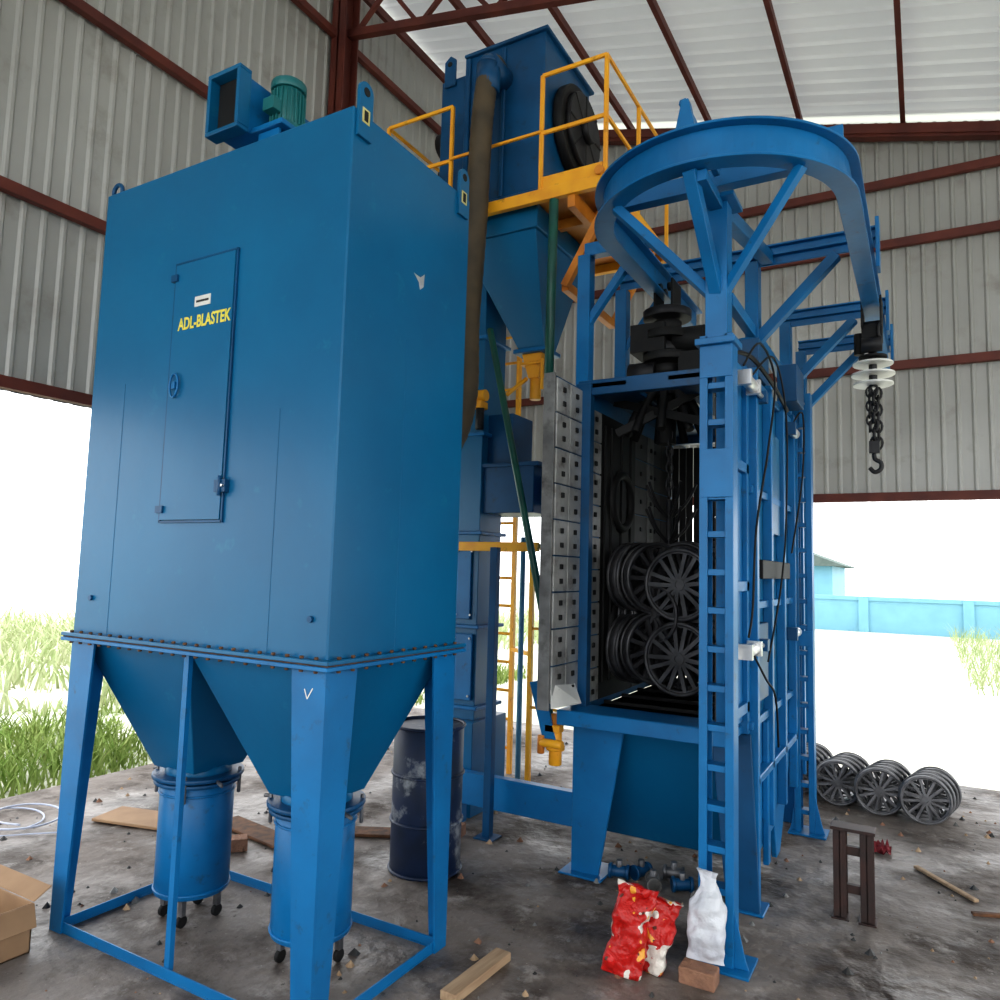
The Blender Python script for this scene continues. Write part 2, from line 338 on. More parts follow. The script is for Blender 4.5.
for a in((mx0,mx1,mz1-.02,mz1),(mx0,mx1,mz0,mz0+.02),(mx0,mx0+.02,mz0+.02,mz1-.02),(mx1-.02,mx1,mz0+.02,mz1-.02)):g.box(a[0],a[1],2.12,2.19,a[2],a[3],BLUE)
g.box(mx0+.02,mx1-.02,2.170,2.178,mz0+.02,mz1-.02,BLACK)  # black sheet painting the shade inside the open outlet
g.box(mx0+.05,mx1+.2,2.25,2.7,3.41,3.47,BLUE2)
g.box(-2.66,-2.46,2.22,2.50,3.62,3.645,BLUE2);g.prism([(-2.63,2.24,3.47),(-2.50,2.24,3.47),(-2.50,2.24,3.62),(-2.63,2.24,3.62)],(0,.02,0),BLUE2);g.box(-2.63,-2.50,2.46,2.48,3.47,3.62,BLUE2)
g.done(dc)
g=G("blower_motor",.002)
cx,cy=-2.555,2.34
g.cyl((cx,cy,3.66),(cx,cy,3.85),.070,TEAL,n=24)
for k in range(22):
    a=2*math.pi*k/22;g.beam((cx+math.cos(a)*.074,cy+math.sin(a)*.074,3.68),(cx+math.cos(a)*.074,cy+math.sin(a)*.074,3.84),.005,.015,TEAL,up=(math.cos(a),math.sin(a),0))
g.cyl((cx,cy,3.85),(cx,cy,3.89),.082,TEAL,n=24);g.cyl((cx,cy,3.89),(cx,cy,3.91),.082,TEAL,r2=.055,n=24);g.box(cx-.035,cx+.035,cy-.12,cy-.07,3.71,3.77,TEAL)
g.box(cx-.075,cx+.085,cy-.09,cy+.09,3.646,3.665,TEAL)
g.done(dc)
cu=bpy.data.curves.new("door_lettering","FONT");cu.body="ADL-BLASTEK";cu.size=.074;cu.extrude=.0006;cu.offset=.0020;cu.align_x='CENTER'
LET=mat("lettering_yellow",(.75,.66,.10),(.7,.58,.08),scale=4,rough=.5)
cu.materials.append(LET);t=bpy.data.objects.new("door_lettering",cu);COL.objects.link(t);t.parent=dc
t.location=(-2.635,Y0-.0155,2.645);t.rotation_euler=(math.pi/2,0,0);t.scale=(.72,1,1)
# ------------------------------------------------------------------ elevator, separator & platform
se=empty("bucket_elevator_with_separator")
g=G("elevator_casing",.004)
g.box(-3.02,-2.70,4.42,4.72,.25,4.12,BLUE)
for z in(.7,1.25,1.9,2.6,3.3,3.95):g.box(-3.05,-2.67,4.39,4.75,z-.012,z+.012,BLUE2)
g.box(-3.08,-2.66,4.34,4.8,.0,.62,BLUE);g.box(-3.0,-2.72,4.395,4.41,.75,1.2,BLUE2)
g.box(-2.95,-2.75,4.40,4.42,1.3,1.8,BLUE2)
for z in(.78,1.17,1.33,1.77):
    for x in(-2.98,-2.86,-2.74):g.bolt((x,4.395,z),(0,-1,0),.01,SILV)
g.cyl((-2.78,4.36,2.86),(-2.64,4.36,2.86),.042,YEL,n=16);g.box(-2.74,-2.66,4.32,4.42,2.77,2.82,YEL)
g.cyl((-2.69,4.36,2.62),(-2.69,4.36,2.78),.03,IRON)
g.done(se)
g=G("separator_head",.006)
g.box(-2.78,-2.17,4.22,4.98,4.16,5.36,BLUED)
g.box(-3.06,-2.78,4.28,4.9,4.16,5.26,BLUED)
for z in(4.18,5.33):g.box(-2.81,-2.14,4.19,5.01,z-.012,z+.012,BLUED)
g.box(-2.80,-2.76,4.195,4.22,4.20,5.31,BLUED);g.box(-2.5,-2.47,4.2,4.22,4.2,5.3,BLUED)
g.cyl((-2.16,4.66,4.80),(-2.09,4.66,4.80),.33,BLACK,n=36);g.cyl((-2.09,4.66,4.80),(-2.05,4.66,4.80),.27,IRON,n=30);g.cyl((-2.05,4.66,4.80),(-2.0,4.66,4.80),.09,IRON,n=16)
for k in range(8):
    a=k*math.pi/4;g.beam((-2.05,4.66+math.cos(a)*.08,4.8+math.sin(a)*.08),(-2.05,4.66+math.cos(a)*.27,4.8+math.sin(a)*.27),.012,.02,BLACK)
g.box(-3.16,-3.06,4.4,4.6,4.45,4.65,BLACK);g.cyl((-3.06,4.5,4.9),(-3.2,4.5,4.9),.1,IRON,n=20)
for xx in(-2.98,):
    g.prism([(xx-.05,4.26,5.2),(xx+.05,4.26,5.2),(xx+.05,4.26,5.40),(xx,4.26,5.44),(xx-.05,4.26,5.40)],(0,.02,0),BLUED);g.cyl((xx,4.25,5.37),(xx,4.29,5.37),.02,BLACK,n=12)
g.done(se)
g=G("separator_hopper",.004)
g.frus(-2.47,-2.27,4.5,4.68,3.2,-2.78,-2.2,4.2,5.0,3.92,BLUE);g.box(-2.8,-2.18,4.18,5.02,3.92,4.08,BLUE)
g.box(-2.50,-2.24,4.47,4.71,3.17,3.2,BLUE2)
g.frus(-2.41,-2.33,4.54,4.62,3.0,-2.45,-2.29,4.51,4.67,3.17,YEL);g.box(-2.46,-2.28,4.50,4.68,3.09,3.11,YEL);g.cyl((-2.37,4.58,2.85),(-2.37,4.58,3.0),.04,YEL,n=18)
g.cyl((-2.42,4.54,3.0),(-2.50,4.4,2.86),.015,YEL);g.beam((-2.47,4.5,3.12),(-2.47,4.5,2.85),.02,.02,YEL);g.beam((-2.28,4.5,3.12),(-2.28,4.5,2.9),.02,.02,YEL)
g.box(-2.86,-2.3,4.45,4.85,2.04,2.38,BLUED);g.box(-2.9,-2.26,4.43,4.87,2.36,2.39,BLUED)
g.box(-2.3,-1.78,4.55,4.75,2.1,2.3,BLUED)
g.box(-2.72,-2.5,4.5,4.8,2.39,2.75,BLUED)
g.done(se)
g=G("service_platform",.002)
pz=4.1
g.box(-3.4,-1.67,4.1,5.35,pz-.01,pz+.005,ORG)
g.beam((-3.4,4.1,pz-.03),(-1.67,4.1,pz-.03),.04,.08,YEL);g.beam((-1.67,4.1,pz-.03),(-1.67,5.35,pz-.03),.04,.08,YEL);g.beam((-3.4,4.1,pz-.03),(-3.4,5.35,pz-.03),.05,.09,YEL);g.beam((-3.4,5.35,pz-.03),(-1.67,5.35,pz-.03),.05,.09,YEL)
g.box(-2.12,-1.69,4.1,4.108,pz,pz+.1,YEL)
for yy in(4.5,4.9):g.beam((-2.17,yy,pz-.05),(-1.67,yy,pz-.05),.05,.07,ORG)
for yy in(4.25,5.1):
    g.beam((-1.70,yy,pz-.08),(-2.0,yy,3.5),.05,.05,ORG)
g.beam((-2.0,4.25,3.5),(-2.0,5.1,3.5),.05,.06,ORG);g.beam((-1.9,4.1,pz-.1),(-1.9,5.35,pz-.1),.05,.1,ORG)
g.cyl((-1.70,4.06,pz+.03),(-1.70,4.1,pz+.03),.03,ORG)
RT=.018
def post(x,y):g.beam((x,y,pz),(x,y,pz+.8),RT*1.4,RT*1.4,YEL)
for x,y in((-3.4,4.1),(-2.83,4.1),(-2.12,4.1),(-1.67,4.1),(-1.67,4.7),(-1.67,5.35),(-3.4,5.35),(-2.4,5.35)):post(x,y)
for z in(.4,.8):
    for a,b in(((-3.4,4.1),(-2.83,4.1)),((-2.12,4.1),(-1.67,4.1)),((-1.67,4.1),(-1.67,5.35)),((-3.4,4.1),(-3.4,5.35)),((-3.4,5.35),(-1.67,5.35))):
        g.beam((a[0],a[1],pz+z),(b[0],b[1],pz+z),RT,RT*1.4,YEL)
g.beam((-2.83,4.08,pz+.4),(-2.12,4.08,pz+.4),RT,RT,YEL)
g.box(-2.75,-2.15,4.25,4.55,1.79,1.82,YEL);g.beam((-2.75,4.25,1.8),(-2.15,4.25,1.8),.03,.06,YEL)
g.done(se)
g=G("access_ladder",.001)
for x in(-3.25,-2.98):g.beam((x,5.45,0),(x,5.45,4.9),.035,.035,YEL)
for i in range(19):g.cyl((-3.25,5.45,.2+i*.23),(-2.98,5.45,.2+i*.23),.012,YEL,n=8)
g.beam((-2.68,5.2,0),(-2.68,5.2,1.8),.035,.035,YEL);g.beam((-2.68,5.2,1.0),(-2.98,5.45,1.0),.03,.03,YEL)
for z in(.6,1.2):g.beam((-2.68,5.2,z),(-2.2,5.2,z),.02,.02,YEL)
g.done(se)
g=G("support_posts",.002)
g.box(-2.41,-2.36,4.08,4.13,0,1.79,BLUED);g.box(-2.45,-2.32,4.04,4.17,0,.01,BLUED)
g.cyl((-2.66,5.0,0),(-2.66,5.0,1.9),.02,LTBLUE)
g.box(-2.78,-1.74,4.22,4.23,.13,.33,BLUE2);g.box(-2.78,-1.74,4.23,4.3,.31,.325,BLUE2);g.box(-2.78,-1.74,4.23,4.3,.13,.145,BLUE2)
g.box(-2.74,-2.66,4.23,4.3,0,.13,BLUE2)
g.done(se)
g=G("feed_pipes",.001)
g.cyl((-2.5,4.15,3.25),(-1.88,3.84,1.30),.022,GREEN);g.cyl((-2.0,4.06,4.0),(-2.04,4.12,2.85),.03,GREEN)
g.tube([(-1.88,3.84,1.32),(-1.86,3.83,1.0),(-1.84,3.83,.8)],.022,GREEN)
g.prism([(-1.96,3.80,1.02),(-1.88,3.80,1.04),(-1.78,3.80,.68),(-1.86,3.80,.68)],(0,.03,0),BLUE2)
g.done(se)
g=G("shot_valve_yellow",.003)
g.cyl((-1.81,3.84,.58),(-1.81,3.84,.76),.036,YEL);g.cyl((-1.81,3.84,.66),(-1.81,3.84,.69),.052,YEL);g.cyl((-1.88,3.80,.70),(-1.75,3.80,.70),.024,YEL);g.box(-1.86,-1.77,3.8,3.86,.76,.80,YEL);g.cyl((-1.88,3.8,.64),(-1.88,3.8,.74),.02,ORG);g.cyl((-1.81,3.84,.8),(-1.81,3.84,.86),.03,ORG)
g.done(se)
g=G("suction_duct",0)
g.tube([(-2.50,4.22,5.05),(-2.505,4.10,5.10),(-2.51,4.04,4.98),(-2.51,3.98,4.6),(-2.50,3.93,3.9),(-2.44,3.78,3.2),(-2.33,3.6,2.65),(-2.25,3.3,2.3),(-2.22,2.877,2.2)],.073,DUCT,n=20,sub=14,ripple=.035)
g.cyl((-2.50,4.24,5.06),(-2.505,4.02,5.06),.085,BLUED,n=20);g.cyl((-2.508,4.035,4.86),(-2.508,4.045,5.06),.083,BLUED,n=20);g.cyl((-2.508,4.043,5.06),(-2.508,4.043,5.12),.083,BLUED,r2=.05,n=20)
g.done(se)
# ------------------------------------------------------------------ shot blasting machine
bm=empty("shot_blasting_machine")
CX0,CX1,CY0,CY1,CZ0,CZ1=-1.76,-.80,3.95,5.7,.86,2.75
g=G("blast_cabin",.003)
g.box(CX0,CX0+.05,CY0,CY1,CZ0,CZ1,BLUE2)
g.box(CX1-.05,CX1,CY0,CY1,CZ0,CZ1,BLUE)
g.box(CX0,CX1,CY0,CY0+.06,2.68,CZ1+.02,BLUED);g.box(CX0,CX1,CY1-.06,CY1,2.66,CZ1+.04,BLUED)
g.box(CX0,-1.46,CY0,CY1,CZ1-.03,CZ1,BLUED);g.box(-1.22,CX1,CY0,CY1,CZ1-.03,CZ1,BLUED)
g.box(CX0-.005,CX0+.09,CY0-.02,CY0+.04,CZ0,CZ1,BLUED)
g.box(CX1-.07,CX1+.01,CY0-.02,CY0+.04,CZ0,CZ1,BLUE2)
for yy in(4.0,4.42,4.85,5.28,5.66):g.box(CX1,CX1+.05,yy-.025,yy+.025,.0 if yy in(4.0,) else .3,CZ1,BLUE2)
for z in(.90,1.5,2.1,2.7):g.box(CX1,CX1+.03,CY0,CY1,z-.02,z+.02,BLUE2)
g.box(CX1+.02,CX1+.055,4.1,5.0,1.64,1.74,BLACK)
g.box(CX1,CX1+.028,4.5,4.8,1.9,2.5,BLUE)
g.box(CX1+.0,CX1+.035,4.1,4.35,1.0,1.4,BLUED)
g.box(CX1,CX1+.12,4.9,5.2,2.76,3.0,BLUED);g.box(CX1-.1,CX1+.02,4.2,4.5,2.76,2.98,BLUED)
g.cyl((CX1-.1,4.45,2.8),(CX1-.1,4.45,3.05),.06,BLUE2)
g.done(bm)
g=G("cabin_liners",.002)
def tiles(x,y0,y1,z0,z1,ny,nz,m,face=1):
    dy=(y1-y0)/ny;dz=(z1-z0)/nz
    for i in range(ny):
        for j in range(nz):
            a=y0+i*dy;b=z0+j*dz
            g.box(min(x,x+face*.012),max(x,x+face*.012),a+.004,a+dy-.004,b+.004,b+dz-.004,m)
            for q in((.3,.7) if m is LINER else (.5,)):
                cy_=a+dy*.5;cz=b+dz*q;g.box(min(x,x+face*.022),max(x,x+face*.022),cy_-.014,cy_+.014,cz-.014,cz+.014,IRON if m is LINERD else BLACK)
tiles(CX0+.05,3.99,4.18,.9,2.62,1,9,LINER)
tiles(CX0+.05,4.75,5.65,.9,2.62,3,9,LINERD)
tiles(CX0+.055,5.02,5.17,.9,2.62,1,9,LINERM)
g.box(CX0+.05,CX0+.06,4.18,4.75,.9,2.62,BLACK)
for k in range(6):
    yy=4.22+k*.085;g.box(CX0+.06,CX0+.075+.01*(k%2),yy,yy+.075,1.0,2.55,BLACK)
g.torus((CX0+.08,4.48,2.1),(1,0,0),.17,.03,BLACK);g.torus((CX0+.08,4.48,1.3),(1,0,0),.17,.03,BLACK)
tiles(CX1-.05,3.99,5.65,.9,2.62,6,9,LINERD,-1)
g.box(CX0+.05,CX1-.05,CY0,CY1,CZ0-.03,CZ0,BLACK)
for yy in(4.3,4.6,4.9,5.2):g.box(CX0+.05,CX1-.05,yy,yy+.02,CZ0,CZ0+.02,BLACK)
for k in range(7):
    xx=CX0+.07+k*.055;g.box(xx,xx+.05,5.60+.01*(k%2),5.61+.01*(k%2),.95,2.62,BLACK)
g.done(bm)
g=G("door_leaves",.003)
g.box(-1.79,-1.735,3.585,3.95,.93,2.72,BLUED)
g.box(-1.795,-1.728,3.568,3.585,.92,2.73,LINERM)
tiles(-1.735,3.59,3.94,.95,2.71,2,9,LINER)
g.prism([(-1.72,3.58,.93),(-1.66,3.84,.93),(-1.735,3.9,1.04),(-1.735,3.6,1.07)],(.004,0,0),WHITE)
g.box(-.86,-.81,3.56,3.95,.93,2.72,BLUE2)
tiles(-.86,3.58,3.94,.95,2.71,2,9,LINERD,-1)
for z in(1.0,1.6,2.2,2.68):g.box(-.81,-.785,3.56,3.95,z-.025,z+.025,BLUE2)
for y in(3.58,3.92):g.box(-.81,-.785,y-.025,y+.025,.93,2.72,BLUE2)
for z in(1.1,1.9,2.6):g.cyl((-1.765,3.95,z-.05),(-1.765,3.95,z+.05),.02,BLUED,n=10)
g.box(-1.79,-1.735,5.7,6.15,.93,2.72,BLUED);tiles(-1.735,5.72,6.13,.95,2.71,2,9,LINERD)
g.done(bm)
g=G("trough_and_legs",.004)
g.box(-1.76,-.82,3.755,4.0,.86,.90,BLUE2);g.box(-1.76,-.82,3.74,3.755,.82,.90,BLUE2)
g.prism([(-1.70,3.95,.86),(-1.70,5.55,.86),(-1.70,5.05,.12),(-1.70,4.30,.12)],(.86,0,0),BLUE)
g.prism([(-1.72,3.96,.86),(-1.72,4.4,.86),(-1.72,4.4,.2),(-1.72,4.2,.2)],(.02,0,0),BLUE2)
g.prism([(-1.74,3.92,0),(-1.58,3.92,0),(-1.44,3.92,.80),(-1.50,3.92,.86),(-1.74,3.92,.86)],(0,.02,0),BLUE2)
g.prism([(-1.74,3.94,0),(-1.74,4.1,0),(-1.74,4.2,.86),(-1.74,3.94,.86)],(.015,0,0),BLUE2)
g.box(-1.79,-1.54,3.86,4.12,0,.012,BLUE2)
g.prism([(CX1-.03,3.98,0),(CX1-.03,4.16,0),(CX1-.03,4.30,.2),(CX1-.03,4.72,.2),(CX1-.03,4.78,0),(CX1-.03,4.9,0),(CX1-.03,5.6,.86),(CX1-.03,3.98,.86)],(.029,0,0),BLUE2)
g.box(-.86,-.72,3.92,4.1,0,.012,BLUE2)
g.prism([(-.90,3.94,0),(-.74,3.94,0),(-.78,3.94,.86),(-.98,3.94,.86)],(0,.02,0),BLUED)
g.box(CX1,CX1+.03,4.35,4.42,.1,.86,BLUE2);g.box(CX1,CX1+.05,4.0,5.5,.6,.64,BLUE2)
g.box(CX1-.1,CX1+.0,5.5,5.62,0,.86,BLUE2)
g.done(bm)
def tower(name,xa,xb,yc,top,solid):
    g=G(name,.0015);w=.036;d=.10
    for x in(xa,xb-w):
        g.box(x,x+w,yc-d/2,yc-d/2+.008,0,top,BLUE2);g.box(x if x==xa else x+w-.008,x+.008 if x==xa else x+w,yc-d/2+.008,yc+d/2-.008,0,top,BLUE2);g.box(x,x+w,yc+d/2-.008,yc+d/2,0,top,BLUE2)
    n=int(top/.17)
    for i in range(n):
        z=.12+i*.17;g.box(xa+.01,xb-.01,yc-d/2+.01,yc+d/2-.01,z,z+.028,BLUE2)
    for a,b in solid:g.box(xa+.002,xb-.002,yc-d/2-.004,yc-d/2+.006,a,b,BLUE2)
    g.box(xa-.04,xb+.07,yc-.1,yc+.1,0,.012,BLUE2)
    g.prism([(xb,yc-.04,.012),(xb+.06,yc-.04,.012),(xb+.045,yc-.04,.05),(xb,yc-.04,.24)],(0,.01,0),BLUE2)
    g.prism([(xa,yc-.04,.012),(xa-.035,yc-.04,.012),(xa,yc-.04,.2)],(0,.01,0),BLUE2)
    g.done(bm)
tower("front_lattice_column",-.885,-.735,3.40,2.75,[(2.0,2.22),(2.55,2.7),(.0,.06)])
tower("rear_lattice_column",-.775,-.655,5.37,2.9,[(1.2,1.3)])
g=G("monorail_loop",.002)
path=[(-1.43,5.3),(-1.43,4.9),(-1.43,4.4),(-1.43,3.9)]
for i in range(0,41):
    a=math.pi+math.pi*i/40;path.append((-.85+.58*math.cos(a),3.62+.58*math.sin(a)))
path+=[(-.27,3.9),(-.27,4.6),(-.27,5.3),(-.27,6.0),(-.27,6.9)]
g.sweep(path,3.40,3.412,.10,BLUE2);g.sweep(path,3.412,3.558,.012,BLUE2);g.sweep(path,3.558,3.57,.10,BLUE2)
g.box(-.86,-.76,3.35,3.45,2.73,3.38,BLUE2);g.box(-.90,-.72,3.32,3.48,2.70,2.73,BLUE2);g.box(-.9,-.72,3.3,3.5,3.38,3.40,BLUE2)
for q,w in(((-.85,3.05,3.40),.055),((-.42,3.23,3.40),.04),((-1.26,3.23,3.40),.045)):
    g.beam((-.81,3.40,2.92),q,w,w,BLUE2)
g.beam((-.81,3.4,3.37),(-.81,3.06,3.37),.06,.05,BLUE2);g.beam((-.81,3.4,3.37),(-.81,4.67,3.62),.07,.07,BLUE2)
g.beam((-1.40,3.6,3.62),(-.30,3.6,3.62),.07,.09,BLUE2)
for yy in(4.67,5.93,6.75):
    g.beam((-1.78 if yy<5 else -.92,yy,3.63),(-.20,yy,3.63),.08,.012,BLUE2);g.beam((-1.78 if yy<5 else -.92,yy,3.635),(-.20,yy,3.635),.012,.12,BLUE2);g.beam((-1.78 if yy<5 else -.92,yy,3.69),(-.20,yy,3.69),.08,.012,BLUE2)
    g.box(-.21,-.19,yy-.06,yy+.06,3.44,3.74,BLUE2)
    g.box(-.94,-.86,yy-.05,yy+.05,2.75 if yy<5.8 else 0,3.6,BLUE2)
    g.beam((-.90,yy,3.08),(-.42,yy,3.57),.07,.06,BLUE2)
g.box(-1.80,-1.72,4.0,4.08,2.75,3.57,BLUE2);g.beam((-1.76,4.04,3.60),(-1.35,4.04,3.60),.07,.08,BLUE2);g.beam((-1.74,4.04,3.15),(-1.44,4.04,3.55),.045,.045,BLUE2)
g.box(-1.80,-1.72,4.63,4.71,2.75,3.57,BLUE2);g.beam((-1.74,4.67,3.15),(-1.44,4.67,3.55),.045,.045,BLUE2)
g.beam((-.9,4.0,3.15),(-.9,6.7,3.15),.05,.07,BLUE2)
g.prism([(-.94,3.09,3.57),(-.83,3.09,3.57),(-.87,3.09,3.76),(-.90,3.09,3.76)],(0,.05,0),BLUE2);g.beam((-.90,3.10,3.76),(-.84,3.5,3.60),.03,.03,BLUE2)
g.box(-.40,-.28,3.5,3.54,3.57,3.70,BLUE2)
g.done(bm)
def chain(g,x,y,z0,z1,m,s=.022):
    z=z0;k=0
    while z>z1:
        g.torus((x,y,z),(1,0,0) if k%2 else (0,1,0),s,s*.34,m,n=12,k=6,scale=(1.5,.8));z-=s*2.1;k+=1
def hoist(name,x,y,zbot):
    g=G(name,.001)
    for sx in(-1,1):
        g.box(x+sx*.055-.006,x+sx*.055+.006,y-.09,y+.09,3.28,3.48,BLACK)
        for yy in(-.05,.05):g.cyl((x+sx*.02,y+yy,3.44),(x+sx*.05,y+yy,3.44),.028,IRON,n=16)
    g.cyl((x-.06,y,3.31),(x+.06,y,3.31),.03,IRON)
    return g
g=hoist("rail_hoist",-.27,5.3,2.3)
g.box(-.33,-.21,5.24,5.36,3.20,3.30,BLACK);g.cyl((-.33,5.22,3.16),(-.21,5.22,3.16),.05,IRON);g.cyl((-.27,5.3,2.9),(-.27,5.3,3.2),.025,IRON)
g.torus((-.23,5.25,3.24),(1,0,0),.06,.012,IRON);g.cyl((-.35,5.3,3.12),(-.35,5.3,3.26),.03,BLACK)
for z,r in((3.10,.085),(3.055,.12),(2.985,.13),(2.92,.12)):
    m=WHITE if z<3.07 else BLACK
    g.cyl((-.27,5.3,z-.010),(-.27,5.3,z+.002),r,m,n=28);g.cyl((-.27,5.3,z+.002),(-.27,5.3,z+.016),r,m,r2=r*.5,n=28)
chain(g,-.27,5.3,2.88,2.52,IRON,.028);chain(g,-.245,5.33,2.86,2.5,IRON,.026);chain(g,-.295,5.31,2.87,2.6,IRON,.022)
g.box(-.30,-.24,5.27,5.33,2.46,2.54,IRON);g.tube([(-.27,5.3,2.50),(-.27,5.3,2.43),(-.235,5.3,2.40),(-.235,5.3,2.36),(-.27,5.3,2.34),(-.30,5.3,2.37)],.014,IRON)
g.done(bm)
g=hoist("rail_hoist_loaded",-1.38,4.45,2.3)
x,y=-1.38,4.45
for k in range(8):
    z=3.27-k*.07;g.cyl((x,y,z-.025),(x,y,z+.025),.15 if k%2==0 else .09,BLACK if k%3 else IRON,n=20)
g.box(x-.20,x+.02,y-.12,y+.1,3.02,3.20,BLACK);g.cyl((x+.05,y,3.1),(x+.24,y,3.1),.08,BLACK);g.box(x+.1,x+.3,y-.1,y+.1,2.86,3.0,BLACK);g.cyl((x-.22,y-.05,2.9),(x-.05,y-.05,2.9),.07,IRON)
g.cyl((x,y,2.45),(x,y,2.85),.06,BLACK)
for k in range(9):
    a=k*math.pi/4.5;g.tube([(x,y,2.80),(x+math.cos(a)*.13,y+math.sin(a)*.13,2.74),(x+math.cos(a)*.25,y+math.sin(a)*.25,2.50)],.026,BLACK,n=8)
g.beam((x-.3,y-.1,2.72),(x+.38,y-.25,2.5),.03,.05,BLACK);g.beam((x-.25,y-.2,2.5),(x+.32,y-.1,2.78),.03,.05,BLACK)
chain(g,x+.03,y-.03,2.5,2.1,IRON,.024)
g.cyl((x+.03,y-.03,.98),(x+.03,y-.03,2.1),.018,IRON)
for z in(2.1,1.95):
    for k in range(5):
        a=k*math.pi/2.5+.4;g.tube([(x+.03,y-.03,z-.12),(x+.03+math.cos(a)*.1,y-.03+math.sin(a)*.1,z-.02),(x+.03+math.cos(a)*.16,y-.03+math.sin(a)*.16,z+.10)],.009,IRON,n=6)
g.done(bm)
def wheel(g,c,ax,R,m,ns=6,w=.09,solid=1):
    c=Vector(c);ax=Vector(ax).normalized();u=Vector((0,0,1));u=(u-ax*u.dot(ax)).normalized();e=ax.cross(u)
    g.ring(c,ax,R*.97,R*.86,w,m,n=36)
    g.torus(c-ax*w/2,ax,R*.95,R*.06,m,n=36,k=8);g.torus(c+ax*w/2,ax,R*.95,R*.06,m,n=36,k=8)
    g.cyl(c-ax*w*.5,c+ax*w*.5,R*.2,m,n=18);g.ring(c-ax*w*.52,ax,R*.17,R*.1,.012,m,n=18)
    ph=random.uniform(0,1)
    for k in range(ns):
        a=ph+2*math.pi*k/ns;d=u*math.cos(a)+e*math.sin(a);t=ax.cross(d)
        for s in(-1,1):
            g.beam(c-ax*w*.3+d*R*.15+t*s*R*.05,c-ax*w*.3+d*R*.9+t*s*R*.16*solid,.022*R/.2,.03*R/.2,m,up=ax)
g=G("hanging_spoked_wheels",0)
for z in(1.62,1.20):
    for (xx,yy,ax) in((-1.20,4.16,(.1,1,0)),(-1.02,4.35,(-.5,1,0)),(-1.52,4.28,(-1,.35,0)),(-1.38,4.24,(-.8,.7,0)),(-1.22,4.32,(.1,1,.1)),(-1.2,4.62,(.1,1,0)),(-1.5,4.72,(-.6,1,0)),(-1.0,4.75,(.3,1,0)),(-1.45,4.5,(-1,.1,0)),(-1.3,4.5,(-.5,1,.1))):
        wheel(g,(xx,yy,z+random.uniform(-.03,.03)),ax,.205,IRONW,ns=7,w=.07)
    g.cyl((-1.55,4.42,z+.02),(-.98,4.42,z+.02),.014,IRON)
for (xx,yy,z,ax) in((-1.35,4.2,1.42,(.4,1,0)),(-1.1,4.28,1.40,(-.2,1,.1)),(-1.5,4.4,1.40,(-.9,.6,0))):wheel(g,(xx,yy,z),ax,.17,IRONW,ns=5,w=.06)
g.done(bm)
g=G("pneumatics",.001)
for z in(2.60,1.30):
    g.cyl((-.735,3.60,z),(-.735,3.82,z),.03,SILV,n=18);g.box(-.77,-.70,3.58,3.61,z-.036,z+.036,SILV);g.box(-.77,-.70,3.80,3.83,z-.036,z+.036,SILV)
    g.cyl((-.735,3.84,z),(-.735,4.05,z),.012,SILV);g.box(-.80,-.71,4.02,4.08,z-.03,z+.03,BLUED)
    g.cyl((-.735,5.0,z),(-.735,5.2,z),.03,SILV,n=18);g.box(-.79,-.70,4.96,5.0,z-.04,z+.04,BLUED)
g.tube([(-.74,3.6,2.66),(-.70,3.8,2.82),(-.68,4.1,2.7),(-.70,4.0,2.3),(-.73,3.85,1.9),(-.74,3.8,1.5),(-.74,3.7,1.36)],.006,BLACK,n=6)
g.tube([(-.74,3.8,2.66),(-.70,4.2,2.85),(-.70,4.6,2.6),(-.72,4.7,2.0),(-.72,4.5,1.6),(-.74,4.2,1.2)],.006,BLACK,n=6)
g.tube([(-.72,5.0,2.64),(-.70,5.3,2.75),(-.68,5.1,2.3),(-.72,4.9,1.8)],.006,BLACK,n=6)
g.tube([(-.74,3.75,1.3),(-.70,3.9,1.15),(-.72,4.3,1.0),(-.74,4.5,.7)],.006,BLACK,n=6)
g.tube([(-.80,3.6,2.74),(-.76,3.9,2.78),(-.72,4.3,2.72),(-.74,4.9,2.7)],.012,BLACK,n=6)
g.done(bm)
# ------------------------------------------------------------------ loose objects
g=G("steel_drum",.003)
c=(-2.44,3.52);g.cyl((*c,0.01),(*c,.77),.195,DRUM,n=40)
for z in(.012,.27,.52,.775):g.torus((*c,z),(0,0,1),.197,.009,DRUM,n=40)
g.cyl((*c,.74),(*c,.765),.18,LINERD,n=30);g.done()
g=G("steel_trestle",.002)
for sx in(-.40,-.28):
    g.box(sx-.03,sx+.03,4.14,4.148,0,.42,STOOLM);g.box(sx-.03,sx+.03,4.202,4.21,0,.42,STOOLM);g.box(sx-.004,sx+.004,4.14,4.21,0,.42,STOOLM)
g.box(-.44,-.24,4.12,4.23,.42,.435,STOOLM);g.box(-.4,-.28,4.16,4.19,.12,.16,STOOLM);g.box(-.4,-.28,4.16,4.19,.3,.34,STOOLM)
g.box(-.44,-.36,4.12,4.23,0,.008,STOOLM);g.box(-.32,-.24,4.12,4.23,0,.008,STOOLM)
g.done()
g=G("spoked_wheel_stack",0)
for i,(xx,yy) in enumerate(((-.60,6.15),(-.325,6.08),(-.04,6.04),(-.88,6.35))):
    for k in range(4):
        wheel(g,(xx+k*.02,yy+.09*k,.16),(-.12,1,0),.16,IRON2,ns=6,w=.07,solid=1.2)
g.done()
